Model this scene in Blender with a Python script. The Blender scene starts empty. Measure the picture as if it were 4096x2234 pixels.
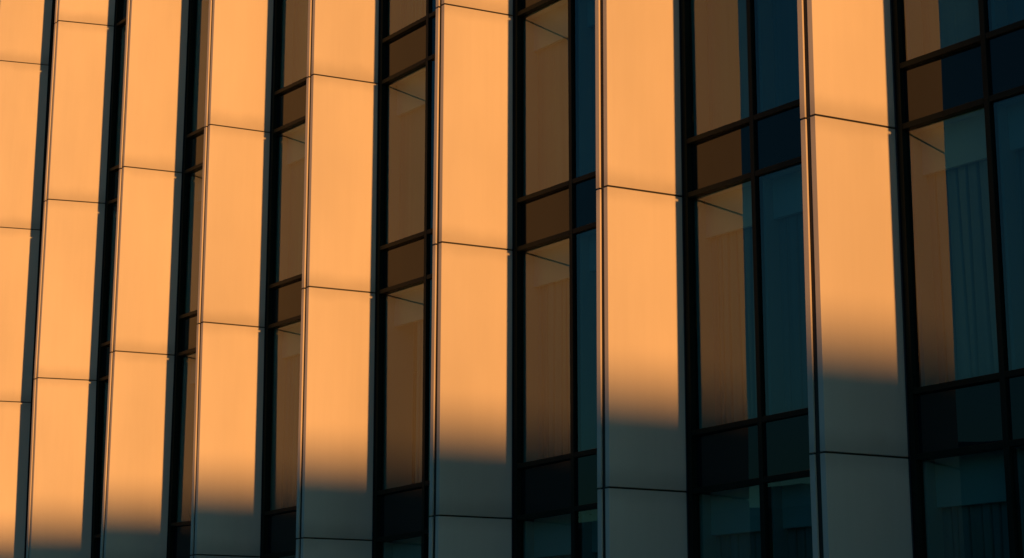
import bpy, bmesh, math, random
from mathutils import Vector, Matrix
R = math.radians
scene = bpy.context.scene
COL = scene.collection
random.seed(7)

# ------------------------------------------------------------------ camera, sky, sun
ZG = 4.30                                  # ground lies this far below the fit's zero level
yaw, pitch, roll = -0.9090862, 0.2318123, 0.0019628
fw = Vector((math.sin(yaw)*math.cos(pitch), math.cos(yaw)*math.cos(pitch), math.sin(pitch)))
rt = Vector((math.cos(yaw), -math.sin(yaw), 0)); up = rt.cross(fw)
r2 = rt*math.cos(roll) + up*math.sin(roll); u2 = up*math.cos(roll) - rt*math.sin(roll)
cam = bpy.data.cameras.new('camera'); camo = bpy.data.objects.new('camera', cam); COL.objects.link(camo)
m = Matrix((r2, u2, -fw)).transposed().to_4x4()
m.translation = Vector((23.0951123, -14.0043957, -2.6201851 + ZG)); camo.matrix_world = m
cam.sensor_width = 36; cam.lens = 61.743; cam.clip_end = 5000; scene.camera = camo

SUN_EL, SUN_AZ = 1.32, 17.55                # azimuth: from +x towards -y
world = bpy.data.worlds.new('World'); scene.world = world; world.use_nodes = True
nt = world.node_tree; bg = nt.nodes['Background']
sk = nt.nodes.new('ShaderNodeTexSky'); sk.sky_type = 'NISHITA'; sk.sun_disc = False
sk.sun_elevation = R(SUN_EL); sk.sun_rotation = R(90 + SUN_AZ)
mx = nt.nodes.new('ShaderNodeMix'); mx.data_type = 'RGBA'; mx.blend_type = 'MULTIPLY'; mx.inputs[0].default_value = 1
mx.inputs[7].default_value = (0.30, 0.97, 1.66, 1)
nt.links.new(sk.outputs[0], mx.inputs[6]); nt.links.new(mx.outputs[2], bg.inputs[0]); bg.inputs[1].default_value = 0.13
tosun = Vector((math.cos(R(SUN_AZ))*math.cos(R(SUN_EL)), -math.sin(R(SUN_AZ))*math.cos(R(SUN_EL)), math.sin(R(SUN_EL))))
sun = bpy.data.lights.new('sun', 'SUN'); suno = bpy.data.objects.new('sun', sun); COL.objects.link(suno)
sun.energy = 4.72; sun.angle = R(0.53); sun.color = (1.0, 0.416, 0.092)
suno.rotation_euler = tosun.to_track_quat('Z', 'Y').to_euler(); suno.location = (60, -20, 40)
scene.view_settings.view_transform = 'Standard'; scene.view_settings.look = 'None'
scene.view_settings.exposure = 0.0; scene.view_settings.gamma = 1.0
scene.cycles.max_bounces = 10; scene.cycles.transparent_max_bounces = 12

# ------------------------------------------------------------------ helpers
def tag(o, label=None, cat=None, group=None, kind=None):
    if label: o['label'] = label
    if cat: o['category'] = cat
    if group: o['group'] = group
    if kind: o['kind'] = kind
    return o
def empty(name, loc=(0, 0, 0), rz=0, parent=None):
    o = bpy.data.objects.new(name, None); COL.objects.link(o); o.location = loc; o.rotation_euler.z = rz
    o.empty_display_size = .3
    if parent: o.parent = parent
    return o
class MB:
    def __init__(s): s.bm = bmesh.new()
    def prism(s, pb, zb, pt=None, zt=None):
        """plan polygon pb (ccw from above) at height zb up to polygon pt at zt; z may be a list per vertex"""
        n = len(pb); pt = pt or pb
        zb = zb if isinstance(zb, (list, tuple)) else [zb]*n
        zt = zt if isinstance(zt, (list, tuple)) else [zt]*n
        a = [s.bm.verts.new((p[0], p[1], z)) for p, z in zip(pb, zb)]
        b = [s.bm.verts.new((p[0], p[1], z)) for p, z in zip(pt, zt)]
        for i in range(n):
            j = (i+1) % n; s.bm.faces.new((a[i], a[j], b[j], b[i]))
        s.bm.faces.new(b); s.bm.faces.new(a[::-1]); return s
    def box(s, x0, x1, y0, y1, z0, z1):
        return s.prism([(x0, y0), (x1, y0), (x1, y1), (x0, y1)], z0, None, z1)
    def rect(s, x0, x1, y0, y1, z):
        v = [s.bm.verts.new(p) for p in ((x0, y0, z), (x1, y0, z), (x1, y1, z), (x0, y1, z))]
        s.bm.faces.new(v); return s
    def bevel(s, w, seg=2):
        s.bm.normal_update()
        es = [e for e in s.bm.edges if len(e.link_faces) == 2 and e.calc_face_angle(0) > .5]
        bmesh.ops.bevel(s.bm, geom=es, offset=w, segments=seg, profile=.5, affect='EDGES', clamp_overlap=True); return s
    def build(s, name, mat, parent=None, smooth=False):
        me = bpy.data.meshes.new(name); bmesh.ops.recalc_face_normals(s.bm, faces=s.bm.faces[:])
        s.bm.to_mesh(me); s.bm.free()
        if mat: me.materials.append(mat)
        if smooth:
            for p in me.polygons: p.use_smooth = True
        o = bpy.data.objects.new(name, me); COL.objects.link(o)
        if parent: o.parent = parent
        return o

def mat(name, col, rough=.5, metal=0, spec=.5, bump=None, vary=None, coat=0):
    M = bpy.data.materials.new(name); M.use_nodes = True; n = M.node_tree; b = n.nodes['Principled BSDF']
    b.inputs['Base Color'].default_value = (*col, 1); b.inputs['Roughness'].default_value = rough
    b.inputs['Metallic'].default_value = metal; b.inputs['Specular IOR Level'].default_value = spec
    b.inputs['Coat Weight'].default_value = coat
    tc = n.nodes.new('ShaderNodeTexCoord')
    def noise(sc, stretch, detail=4):
        mp = n.nodes.new('ShaderNodeMapping'); mp.inputs['Scale'].default_value = stretch
        oi = n.nodes.new('ShaderNodeObjectInfo')
        ad = n.nodes.new('ShaderNodeVectorMath'); ad.operation = 'ADD'
        sc_ = n.nodes.new('ShaderNodeVectorMath'); sc_.operation = 'SCALE'; sc_.inputs[0].default_value = (37, 11, 23)
        n.links.new(oi.outputs['Random'], sc_.inputs['Scale'])
        n.links.new(tc.outputs['Object'], mp.inputs[0]); n.links.new(mp.outputs[0], ad.inputs[0]); n.links.new(sc_.outputs[0], ad.inputs[1])
        t = n.nodes.new('ShaderNodeTexNoise'); t.inputs['Scale'].default_value = sc; t.inputs['Detail'].default_value = detail
        n.links.new(ad.outputs[0], t.inputs[0]); return t
    if vary:
        for k, (sc, st, lo, hi) in enumerate(vary):
            t = noise(sc, st); mr = n.nodes.new('ShaderNodeMapRange')
            mr.inputs[1].default_value = .3; mr.inputs[2].default_value = .7; mr.inputs[3].default_value = lo; mr.inputs[4].default_value = hi
            n.links.new(t.outputs[0], mr.inputs[0])
            mxx = n.nodes.new('ShaderNodeVectorMath'); mxx.operation = 'SCALE'
            if k == 0: mxx.inputs[0].default_value = col
            else: n.links.new(last.outputs[0], mxx.inputs[0])
            n.links.new(mr.outputs[0], mxx.inputs['Scale']); last = mxx
        n.links.new(last.outputs[0], b.inputs['Base Color'])
    if bump:
        sc, st, strength, dist = bump
        t = noise(sc, st, 2); bp = n.nodes.new('ShaderNodeBump'); bp.inputs['Strength'].default_value = strength
        bp.inputs['Distance'].default_value = dist
        n.links.new(t.outputs[0], bp.inputs['Height']); n.links.new(bp.outputs[0], b.inputs['Normal'])
    return M

def glass_mat(name, refl0, tint, rough=0.0, opaque=None, wave=0.0):
    """thin architectural glazing: Fresnel-weighted mirror over a tinted see-through (or opaque painted) layer"""
    M = bpy.data.materials.new(name); M.use_nodes = True; n = M.node_tree
    for x in list(n.nodes): n.nodes.remove(x)
    out = n.nodes.new('ShaderNodeOutputMaterial'); mix = n.nodes.new('ShaderNodeMixShader')
    g = n.nodes.new('ShaderNodeBsdfGlossy'); g.inputs['Roughness'].default_value = rough; g.inputs['Color'].default_value = (.90, .95, .96, 1)
    if opaque:
        t = n.nodes.new('ShaderNodeBsdfDiffuse'); t.inputs['Color'].default_value = (*opaque, 1)
    else:
        t = n.nodes.new('ShaderNodeBsdfTransparent'); t.inputs['Color'].default_value = (*tint, 1)
    lw = n.nodes.new('ShaderNodeLayerWeight'); lw.inputs['Blend'].default_value = .5
    pw = n.nodes.new('ShaderNodeMath'); pw.operation = 'POWER'; pw.inputs[1].default_value = 5
    mr = n.nodes.new('ShaderNodeMapRange'); mr.inputs[3].default_value = refl0; mr.inputs[4].default_value = 1
    n.links.new(lw.outputs['Facing'], pw.inputs[0]); n.links.new(pw.outputs[0], mr.inputs[0]); n.links.new(mr.outputs[0], mix.inputs[0])
    n.links.new(t.outputs[0], mix.inputs[1]); n.links.new(g.outputs[0], mix.inputs[2]); n.links.new(mix.outputs[0], out.inputs[0])
    if wave:
        tc = n.nodes.new('ShaderNodeTexCoord'); t2 = n.nodes.new('ShaderNodeTexNoise'); t2.inputs['Scale'].default_value = .9; t2.inputs['Detail'].default_value = 0
        bp = n.nodes.new('ShaderNodeBump'); bp.inputs['Strength'].default_value = 1; bp.inputs['Distance'].default_value = wave
        n.links.new(tc.outputs['Object'], t2.inputs[0]); n.links.new(t2.outputs[0], bp.inputs['Height'])
        n.links.new(bp.outputs[0], g.inputs['Normal'])
    return M

M_PANEL = mat('ivory_coated_aluminium', (.65, .59, .56), .5, 0, .25,
              bump=(1.3, (1, 1, .35), .35, .006), vary=[(.55, (1, 1, .45), .87, 1.03), (5, (2.5, 2.5, .12), .985, 1.01)])
def add_dirt(M):
    n = M.node_tree; b = n.nodes['Principled BSDF']; src = b.inputs['Base Color'].links[0].from_socket
    tc = n.nodes.new('ShaderNodeTexCoord'); sp = n.nodes.new('ShaderNodeSeparateXYZ'); n.links.new(tc.outputs['Generated'], sp.inputs[0])
    no = n.nodes.new('ShaderNodeTexNoise'); no.inputs['Scale'].default_value = 2.2; no.inputs['Detail'].default_value = 5; n.links.new(tc.outputs['Object'], no.inputs[0])
    outs = []
    for a0, a1, amt in ((.0, .085, .78), (1.0, .94, .85)):       # grime gathered above and below each joint
        ad = n.nodes.new('ShaderNodeMath'); ad.operation = 'MULTIPLY_ADD'; ad.inputs[1].default_value = .05; ad.inputs[2].default_value = -.025
        n.links.new(no.outputs[0], ad.inputs[0]); sm = n.nodes.new('ShaderNodeMath'); sm.operation = 'ADD'
        n.links.new(sp.outputs[2], sm.inputs[0]); n.links.new(ad.outputs[0], sm.inputs[1])
        mr = n.nodes.new('ShaderNodeMapRange'); mr.interpolation_type = 'SMOOTHSTEP'
        mr.inputs[1].default_value = a0; mr.inputs[2].default_value = a1; mr.inputs[3].default_value = amt; mr.inputs[4].default_value = 1
        n.links.new(sm.outputs[0], mr.inputs[0]); outs.append(mr)
    mu = n.nodes.new('ShaderNodeMath'); mu.operation = 'MULTIPLY'; n.links.new(outs[0].outputs[0], mu.inputs[0]); n.links.new(outs[1].outputs[0], mu.inputs[1])
    vs = n.nodes.new('ShaderNodeVectorMath'); vs.operation = 'SCALE'; n.links.new(src, vs.inputs[0]); n.links.new(mu.outputs[0], vs.inputs['Scale'])
    oi = n.nodes.new('ShaderNodeObjectInfo'); mr = n.nodes.new('ShaderNodeMapRange'); mr.inputs[3].default_value = .965; mr.inputs[4].default_value = 1.02
    n.links.new(oi.outputs['Random'], mr.inputs[0]); v2 = n.nodes.new('ShaderNodeVectorMath'); v2.operation = 'SCALE'      # each sheet's own batch tone
    n.links.new(vs.outputs[0], v2.inputs[0]); n.links.new(mr.outputs[0], v2.inputs['Scale']); n.links.new(v2.outputs[0], b.inputs['Base Color'])
add_dirt(M_PANEL)
M_CORE = mat('dark_subframe', (.035, .033, .03), .6)
M_FRAME = mat('black_anodised_aluminium', (.008, .0155, .0135), .4, .0, .08, vary=[(3, (1, 1, .3), .8, 1.2)])
M_NIB = mat('glossy_trim_sky_reflection_blue', (.006, .012, .03), .12, .0, .9)  # black trim; base colour tinted blue to carry the sky's reflection
M_GLASS = glass_mat('vision_glass', .102, (.33, .61, .64), wave=.002)
M_SPAN = glass_mat('spandrel_glass', .040, None, opaque=(.003, .009, .015), wave=.004)
M_PELMET = mat('pale_painted_board', (.62, .64, .60), .7, vary=[(1, (1, 1, 1), .95, 1.03)])
M_CURT = mat('curtain_cloth', (.33, .35, .34), .9, 0, .1, vary=[(2, (3, 3, .1), .82, 1.1)])
M_INT = mat('interior_dark_wall', (.05, .055, .055), .9)
M_REV = mat('window_lining', (.5, .5, .48), .7)
M_CONC = mat('concrete', (.22, .22, .21), .85, vary=[(.5, (1, 1, 1), .85, 1.1)])
M_ROOF = mat('roofing_felt', (.06, .06, .06), .9)
M_ASPH = mat('asphalt', (.05, .05, .05), .9, vary=[(.3, (1, 1, 1), .8, 1.2)], bump=(40, (1, 1, 1), .3, .01))
M_PAVE = mat('paving_stone', (.16, .155, .15), .85, vary=[(.8, (1, 1, 1), .8, 1.15)])
M_KERB = mat('granite_kerb', (.25, .25, .25), .8)
M_PAINT = mat('road_paint', (.7, .7, .68), .7)
M_GROUND = mat('bare_ground', (.07, .065, .055), .95, vary=[(.05, (1, 1, 1), .7, 1.2)])
M_BRICK = mat('dark_brick', (.14, .09, .07), .9, vary=[(1, (1, 1, 1), .8, 1.15)])
M_PLASTER = mat('dark_plaster', (.13, .13, .125), .9, vary=[(.4, (1, 1, .4), .85, 1.1)])
M_PLASTER_PALE = mat('pale_plaster', (.2, .19, .17), .9, vary=[(.4, (1, 1, .4), .85, 1.1)])
M_WGLASS = glass_mat('far_window_glass', .05, None, opaque=(.01, .012, .014))
M_METAL = mat('galvanised_metal', (.3, .3, .3), .5, .8)

# ------------------------------------------------------------------ facade grid (fitted)
S, D, DX, W = 3.49894, 1.09245, 0.28396, 0.225
H = 3.6
Z0 = [-4.02, -0.21405, H, 2*H, 3*H + 0.57814, 3*H + 0.57814 + 3.95]     # storey joints, index 0..5  (fit joint j -> index j+1)
dZ = {1: {0: -.1, 1: -.1, 2: -.10, 3: -.163, 4: -.112, 5: -.04, 6: .028, 7: .092, 8: .13},
      2: {0: -.039, 1: -.005, 2: .013, 3: 0, 4: 0, 5: -.002, 6: .005, 7: .02, 8: .03},
      3: {0: .296, 1: .17, 2: .03, 3: -.012, 4: -.063, 5: -.005, 6: .01, 7: .03, 8: .03},
      4: {0: .073, 1: -.03, 2: -.03, 3: -.03, 4: -.03, 5: 0, 6: 0, 7: 0, 8: 0}}
def zj(k, j):
    kk = min(max(k, 0), 8); k0 = int(math.floor(kk)); k1 = min(k0+1, 8); f = kk-k0
    d = dZ.get(j, {}); a = d.get(k0, 0); b = d.get(k1, 0)
    return Z0[j] + a*(1-f) + b*f + ZG
# per fin: shift of front edge, shift of inner edge, lean (m per m of height), reference height
ADJ = {-1: (.05, .22, -.03, 7.2), 0: (.06, .215, -.033, 7.2), 1: (-.085, .078, -.018, 7.2), 2: (-.028, .008, -.014, 7.2), 3: (-.043, -.07, -.0147, 3.6),
       4: (-.072, -.084, -.0137, 3.6), 5: (0, -.027, 0, 3.6), 6: (.072, .018, .008, 3.6), 7: (.072, .022, .0128, 3.6), 8: (.07, .0, .01, 3.6), 9: (.07, 0, 0, 3.6)}
LOW = {0: .022, 1: .038, 3: .015}                # the lowest lengths of these fins stand slightly off line
def base_x(k, which, z):
    a, b, s, zr = ADJ[k]; zf = z - ZG
    zf = max(-1.5, min(zf, 13))
    return (k-4)*S + (a if which == 'A' else DX + b) + s*(zf - zr) + LOW.get(k, 0)*max(0, 3.6-zf)
def fin_poly(k, z):
    """A, B (right side), Bl, C (left side)"""
    xa, xb = base_x(k, 'A', z), base_x(k, 'B', z)
    return [(xa, 0), (xb, D), (xa - W - .20, D), (xa - W, 0)]
def lerp(p, q, t): return (p[0] + (q[0]-p[0])*t, p[1] + (q[1]-p[1])*t)
GY = D + .060                               # outer face of the glass
ZTOP = Z0[5] + ZG
SP = .72                                    # spandrel height above each joint
TH = .068                                   # transom face height

tower = empty('office_building')
tag(tower, 'office building with tall pale vertical fins glowing orange between dark strips of windows', 'building')

JR = random.Random(3)
def clad(k, side, zb, zt):
    """one L-shaped sheet: wide flank plus its narrow front strip"""
    def poly(z):
        A, B, Bl, C = fin_poly(k, z); t = .026; e = .075
        if side > 0:
            L = math.hypot(B[0]-A[0], B[1]-A[1]); n = ((B[1]-A[1])/L, -(B[0]-A[0])/L)   # outward (+x)
            return [(A[0]-e, 0), A, B, (B[0]-n[0]*t, B[1]), (A[0]-t*1.25, t), (A[0]-e, t)]
        L = math.hypot(Bl[0]-C[0], Bl[1]-C[1]); n = (-(Bl[1]-C[1])/L, (Bl[0]-C[0])/L)
        return [C, (C[0]+e, 0), (C[0]+e, t), (C[0]+t*1.25, t), (Bl[0]+t, Bl[1]), Bl]
    def jig(pl):                             # fixing tolerance of a few millimetres
        dx, dy = JR.uniform(-.0035, .0035), JR.uniform(-.0035, .001)
        return [(p[0]+dx, p[1]+dy*(p[1] < .5)) for p in pl]
    m_ = MB(); m_.prism(jig(poly(zb)), zb, jig(poly(zt)), zt); m_.bevel(.004, 2)
    return m_
for k in range(-1, 10):
    g = .022
    core = MB()
    zb, zt = 0.02, ZTOP - .03
    def cp(z):
        A, B, Bl, C = fin_poly(k, z)
        return [(C[0]+.034, .029), (A[0]-.034, .029), (B[0]-.031, D-.004), (Bl[0]+.031, D-.004)]
    zs = [zb] + [zj(k, j) for j in range(1, 5)] + [zt]
    rings = [[core.bm.verts.new((p[0], p[1], z)) for p in cp(z)] for z in zs]
    for a, b in zip(rings, rings[1:]):
        for i in range(4): core.bm.faces.new((a[i], a[(i+1) % 4], b[(i+1) % 4], b[i]))
    core.bm.faces.new(rings[-1]); core.bm.faces.new(rings[0][::-1])
    fin = core.build('fin', M_CORE, tower)
    for j in range(5):
        zb_, zt_ = zj(k, j) + (g if j else 0)*.5, zj(k, j+1) - g*.5
        clad(k, 1, zb_, zt_).build('cladding_panel', M_PANEL, fin)
        clad(k, -1, zb_, zt_).build('cladding_panel', M_PANEL, fin)

# window bays ---------------------------------------------------------------
MU = 1.545                                  # mullion centre measured from the fin's front edge
FW = .036                                   # half width of the mullion
TILT = {}                                   # small out-of-plane settings of single panes (radians)
TILT[(6, 0)] = -1.3; TILT[(5, 0)] = -.6; TILT[(7, 0)] = .8
def bay_x(k, z):
    x0 = base_x(k, 'B', z)
    xm = (k-4)*S + MU + ADJ[k][2]*(max(-1.5, min(z-ZG, 13)) - ADJ[k][3])*.6
    x1 = base_x(k+1, 'A', z) - W - .20
    return x0, xm, x1
CURTAIN_SPOTS = []
def bar(name, xs0, xs1, y0, y1, z0, z1, parent, matl=M_FRAME, bev=.004):
    """upright bar: xs0/xs1 give (bottom, top) x of its left and right faces"""
    m_ = MB()
    m_.prism([(xs0[0], y0), (xs1[0], y0), (xs1[0], y1), (xs0[0], y1)], z0, [(xs0[1], y0), (xs1[1], y0), (xs1[1], y1), (xs0[1], y1)], z1)
    if bev: m_.bevel(bev, 1)
    return m_.build(name, matl, parent)
for k in range(-1, 9):
    zb, zt = .05, ZTOP - .05
    for j in range(5):                       # uprights, storey by storey so they follow the fin
        a_, b_ = zj(k, j), zj(k, j+1)
        a0, am, a1 = bay_x(k, a_); b0, bm_, b1 = bay_x(k, b_)
        a_ = max(a_, .05); b_ = min(b_, ZTOP-.05)
        # corner post: thin projecting trim beside the fin, then the wider recessed frame
        MB().prism([(a0+.003, D-.035), (a0+.020, D-.035), (a0+.020, D+.10), (a0+.003, D+.10)], a_, [(b0+.003, D-.035), (b0+.020, D-.035), (b0+.020, D+.10), (b0+.003, D+.10)], b_).build('trim', M_NIB, tower)
        MB().prism([(a0+.0205, D-.012), (a0+.084, D-.012), (a0+.084, D+.10), (a0+.0205, D+.10)], a_, [(b0+.0205, D-.012), (b0+.084, D-.012), (b0+.084, D+.10), (b0+.0205, D+.10)], b_).build('frame_post', M_FRAME, tower)
        bar('mullion', (am-FW, bm_-FW), (am+FW, bm_+FW), D-.010, D+.12, a_, b_, tower)
        mm = MB(); mm.prism([(a1-.10, D-.012), (a1-.003, D-.012), (a1-.003, D+.10), (a1-.10, D+.10)], a_, [(b1-.10, D-.012), (b1-.003, D-.012), (b1-.003, D+.10), (b1-.10, D+.10)], b_)
        mm.build('frame_post', M_FRAME, tower)
    # transoms: two per storey, each in two lengths between the uprights
    for j in range(0, 5):
        for up_ in (0, 1):
            if j == 0 and up_ == 0: continue
            mm = MB()
            for seg in (0, 1):
                zL = zj(k, j) + (SP if up_ else 0); zR = zj(k+1, j) + (SP if up_ else 0)
                x0, xm, x1 = bay_x(k, zL)
                xa_, xb_ = (x0+.085, xm-FW-.001) if seg == 0 else (xm+FW+.001, x1-.101)
                f = lambda x: zL + (zR-zL)*(x-x0)/(x1-x0)
                za, zb2 = f(xa_), f(xb_); h = TH/2
                mm.prism([(xa_, D-.008), (xb_, D-.008), (xb_, D+.10), (xa_, D+.10)], [za-h, zb2-h, zb2-h, za-h], None, [za+h, zb2+h, zb2+h, za+h])
            mm.bevel(.003, 1)
            mm.build('transom', M_FRAME, tower)
    # panes
    for j in range(0, 5):
        for seg in (0, 1):
            zL0, zR0 = zj(k, j), zj(k+1, j); zL1, zR1 = zj(k, j+1), zj(k+1, j+1)
            def quad(lo, hi, name, matl, inset, top):
                xx0, xxm, xx1 = bay_x(k, (lo(0)+hi(0))/2)
                def edges(z):
                    x0, xm, x1 = bay_x(k, z)
                    return (x0+.07, xm-.02) if seg == 0 else (xm+.02, x1-.08)
                pts = []
                f = lambda x, fn: fn((x-xx0)/(xx1-xx0))
                xa_, xb_ = edges(lo(0)); xc_, xd_ = edges(hi(0))
                til = R(TILT.get((k, seg), 0)) if name == 'window' or True else 0
                mid = (xa_+xb_)/2
                def Y(x): return (GY if seg == 0 else D+.03) + (x-mid)*math.tan(til)
                bb = MB()
                fr = [bb.bm.verts.new((xa_, Y(xa_), f(xa_, lo))), bb.bm.verts.new((xb_, Y(xb_), f(xb_, lo))), bb.bm.verts.new((xd_, Y(xd_), f(xd_, hi))), bb.bm.verts.new((xc_, Y(xc_), f(xc_, hi)))]
                bb.bm.faces.new(fr)
                o = bb.build(name, matl, tower)
                # all normals to the street
                me = o.data
                if me.polygons[0].normal.y > 0: me.flip_normals()
                return o, xa_, xb_, xc_, xd_
            if j > 0:
                lo = lambda t: zL0 + (zR0-zL0)*t + .01
                hi = lambda t: zL0 + SP + (zR0-zL0)*t - .01
                quad(lo, hi, 'spandrel_panel', M_SPAN, 0, 0)
            lo = lambda t: (zL0 + SP + (zR0-zL0)*t + .01) if j else (.35)
            hi = lambda t: zL1 + (zR1-zL1)*t - .01
            win, xa_, xb_, xc_, xd_ = quad(lo, hi, 'window', M_GLASS, 0, 0)
            # lining, pelmet, inner posts
            dep = .22
            ztop = min(zL1, zR1) - .03; zbot = (zL0 + SP - .03) if j else .3
            xl = xc_ + .012 if seg == 0 else xc_ + .03
            xr = xd_ - .03
            if seg == 0: xl = xc_ + .03
            ln = MB()
            ln.box(xl-.05, xl, GY+.075, GY+.60, zbot, ztop)
            ln.box(xr, xr+.05, GY+.075, GY+.60, zbot, ztop)
            ln.build('lining', M_REV, win)
            sm = MB(); sm.box(xl-.05, xr+.05, GY+.075, GY+.60, max(zL1, zR1)-.03, max(zL1, zR1)+.02); sm.build('soffit', M_PELMET, win)
            pm = MB(); pm.box(xl+.001, xr-.001, GY+dep, GY+dep+.05, min(zL1, zR1)-.53, max(zL1, zR1)-.031); pm.bevel(.004, 1)
            pm.build('pelmet', M_PELMET, win)
            CURTAIN_SPOTS.append((k, j, seg, xl, xr, zbot, ztop-.25, GY+dep+.085))

# building body -------------------------------------------------------------
X0, X1 = base_x(-1, 'A', 5) - W - .6, base_x(9, 'A', 5) + .6
b = MB()
for j in range(1, 5):
    b.box(X0+.31, X1-.31, GY+.601, 11.7, Z0[j]+ZG+.12, Z0[j]+ZG+.42)
b.build('floor_slab', M_CONC, tower)
MB().box(X0+.31, X1-.31, 6.0, 6.2, 0.02, ZTOP-.3).build('interior_wall', M_INT, tower)
MB().box(X0, X0+.3, D+.11, 12, .02, ZTOP).build('wall', M_PANEL, tower)
MB().box(X1-.3, X1, D+.11, 12, .02, ZTOP).build('wall', M_PANEL, tower)
MB().box(X0, X1, 12.001, 12.3, .02, ZTOP).build('wall', M_PANEL, tower)
MB().box(X0-.1, X1+.1, -.05, 12.4, ZTOP+.001, ZTOP+.5).bevel(.02, 1).build('roof', M_PANEL, tower)
MB().box(X0+.31, X1-.31, D+.03, D+.10, .02, .34).build('plinth', M_CONC, tower)

# curtains ------------------------------------------------------------------
ORD = {1: 'first', 2: 'second', 3: 'third', 4: 'fourth', 5: 'fifth', 6: 'sixth', 7: 'seventh', 8: 'eighth'}
STO = {0: 'lowest row', 1: 'second row', 2: 'third row', 3: 'fourth row', 4: 'topmost row'}
def curtain(k, j, seg, xl, xr, zb, zt, y):
    rng = random.Random(k*97 + j*13 + seg*5)
    smooth = j == 2 or (j >= 3 and k != 4)
    wdt = xr - xl; nx = 340; nz = 10
    creases = []; x = rng.uniform(.03, .12)
    step = .42 if smooth else .145
    while x < wdt:
        creases.append((x, rng.uniform(-.05, .05)*(1 if not smooth else .2), rng.uniform(.6, 1.0), rng.uniform(0, 6))); x += step*rng.uniform(.65, 1.35)
    bm = bmesh.new(); rows = []
    amp = .005 if smooth else .12
    for iz in range(nz+1):
        tz = iz/nz; row = []
        for ix in range(nx+1):
            px = wdt*ix/nx; dy = 0
            for cx, sl, a, ph in creases:
                q = px - (cx + sl*(1-tz) + .008*math.sin(ph + 3*tz))
                dy += a*amp*math.exp(-(q/.0105)**2) * (.45 + .55*min(1, (1-tz)*4 + .1))
            dy += min(amp, .03)*.35*math.sin(px*17 + k + j)
            row.append(bm.verts.new((xl + px, y + dy, zb + (zt-zb)*tz)))
        rows.append(row)
    for r0, r1 in zip(rows, rows[1:]):
        for i in range(nx): bm.faces.new((r0[i], r0[i+1], r1[i+1], r1[i]))
    mm = MB(); mm.bm = bm
    o = mm.build('curtain', M_CURT, None, True)
    md = o.modifiers.new('thickness', 'SOLIDIFY'); md.thickness = .004; md.offset = 1
    look = 'smooth' if smooth else 'pleated'
    pane = 'left' if seg == 0 else 'right'
    tag(o, f'{look} curtain, {pane} pane right of the {ORD[k+1]} fin from left, {STO[j]}', 'curtain', 'curtains hanging behind the office windows')
for (k, j, seg, xl, xr, zb, zt, y) in CURTAIN_SPOTS:
    if k < 2 or k > 7: continue
    if k <= 3 and seg == 1: continue
    if j == 4 and k > 3: continue
    if j == 3 and k > 6: continue
    if j == 0 and (k < 5): continue
    if (k, j, seg) == (4, 1, 0): xl += .45*(xr-xl)          # drawn only half way
    curtain(k, j, seg, xl, xr, zb, zt, y)

# ------------------------------------------------------------------ street
def structure(o): return tag(o, None, None, None, 'structure')
structure(MB().rect(-1500, 1500, -1500, 1500, 0).build('ground', M_GROUND))
structure(MB().box(-150, 260, -9, 1.0, .004, .14).build('pavement', M_PAVE))
structure(MB().box(-150, 260, -9.15, -9.003, .004, .15).bevel(.01, 1).build('kerb', M_KERB))
structure(MB().rect(-300, 400, -36, -9.16, .008).build('road', M_ASPH))
mk = MB()
for i in range(-30, 45): mk.rect(i*6, i*6+3, -22.6, -22.45, .012)
structure(mk.build('road_marking', M_PAINT))
structure(MB().box(-150, 260, -42, -36.01, .004, .14).build('pavement', M_PAVE))

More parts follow.
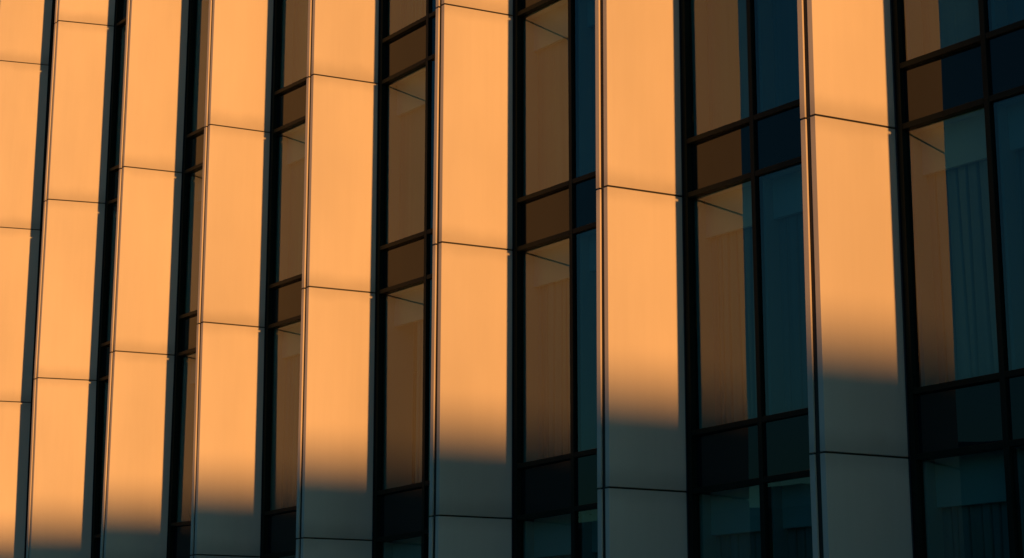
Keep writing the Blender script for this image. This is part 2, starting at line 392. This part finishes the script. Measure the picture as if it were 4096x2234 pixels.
# buildings across the street (seen mirrored in the glass) -------------------
def block(x0, x1, y0, y1, h, matl, label, fl=3.4, wx=2.6, south=True, extras=None):
    b = empty('town_building', ((x0+x1)/2, (y0+y1)/2, 0)); cx, cy = (x0+x1)/2, (y0+y1)/2
    tag(b, label, 'building')
    MB().box(x0-cx, x1-cx, y0-cy, y1-cy, .01, h).build('wall', matl, b)
    rf = MB().box(x0-cx-.25, x1-cx+.25, y0-cy-.25, y1-cy+.25, h+.001, h+.45).bevel(.03, 1).build('roof', M_CONC, b)
    n = max(1, int((x1-x0-1.5)/wx)); nf = int((h-1)/fl); cnt = 0
    for f in range(nf):
        for i in range(n):
            if cnt >= 90: break
            x = x0-cx + (x1-x0)/n*(i+.5); z = 1.1 + f*fl
            w = MB().box(x-.6, x+.6, y1-cy+.003, y1-cy+.06, z, z+1.6).bevel(.01, 1).build('window', M_WGLASS, b); cnt += 1
    if extras: extras(b, cx, cy, h, rf)
    return b
def ext_pent(b, cx, cy, h, rf):
    MB().box(-9.5, -4.5, -4, 1, h+.452, h+1.6).build('stair_tower', M_PLASTER, b)
    for x, z in ((2.0, 1.6), (4.2, 2.6)): MB().box(x, x+.09, 3, 3.09, h+.452, h+.452+z).build('aerial', M_METAL, b)
def ext_masts(b, cx, cy, h, rf):
    MB().box(-2, 3.2, 1.5, 8, h+.452, h+1.35).bevel(.03, 1).build('stair_tower', M_PLASTER_PALE, b)
    for x, z in ((-6.0, 1.4), (11.5, 2.4)): MB().box(x, x+.1, 4, 4.1, h+.452, h+.452+z).build('aerial', M_METAL, b)
block(-112, -84, -70, -52, 11.4, M_BRICK, 'dark brick block across the street, far left and mirrored low in the glass')
block(-82, -60, -68, -52, 11.4, M_PLASTER, 'plastered block across the street, mirrored dark below the sky in the glass', extras=ext_pent)
block(-58, -30, -70, -52, 11.25, M_BRICK, 'brick block with two roof aerials mirrored in the rightmost glass', extras=ext_masts)
block(-28, 2, -68, -52, 12.7, M_PLASTER, 'wide plastered block standing opposite the office building')
# the low building whose roof line shades the foot of the fins
P = Vector((0, .5, .915 + ZG)) + tosun*124
hd = P.z
low = empty('low_building', (P.x+8, P.y, 0)); tag(low, 'long low flat-roofed hall down the street that shades the foot of the fins', 'building')
low.rotation_euler.z = -R(SUN_AZ)
MB().box(-8, 8, -38, 30, .01, hd-.3).build('wall', M_PLASTER, low)
MB().box(-8.2, 8.2, -38.2, 30.2, hd-.299, hd).build('roof', M_CONC, low)
for i in range(16): MB().box(-8.06, -8.003, -34+i*4, -31.6+i*4, 1.2, 3.4).build('window', M_WGLASS, low)
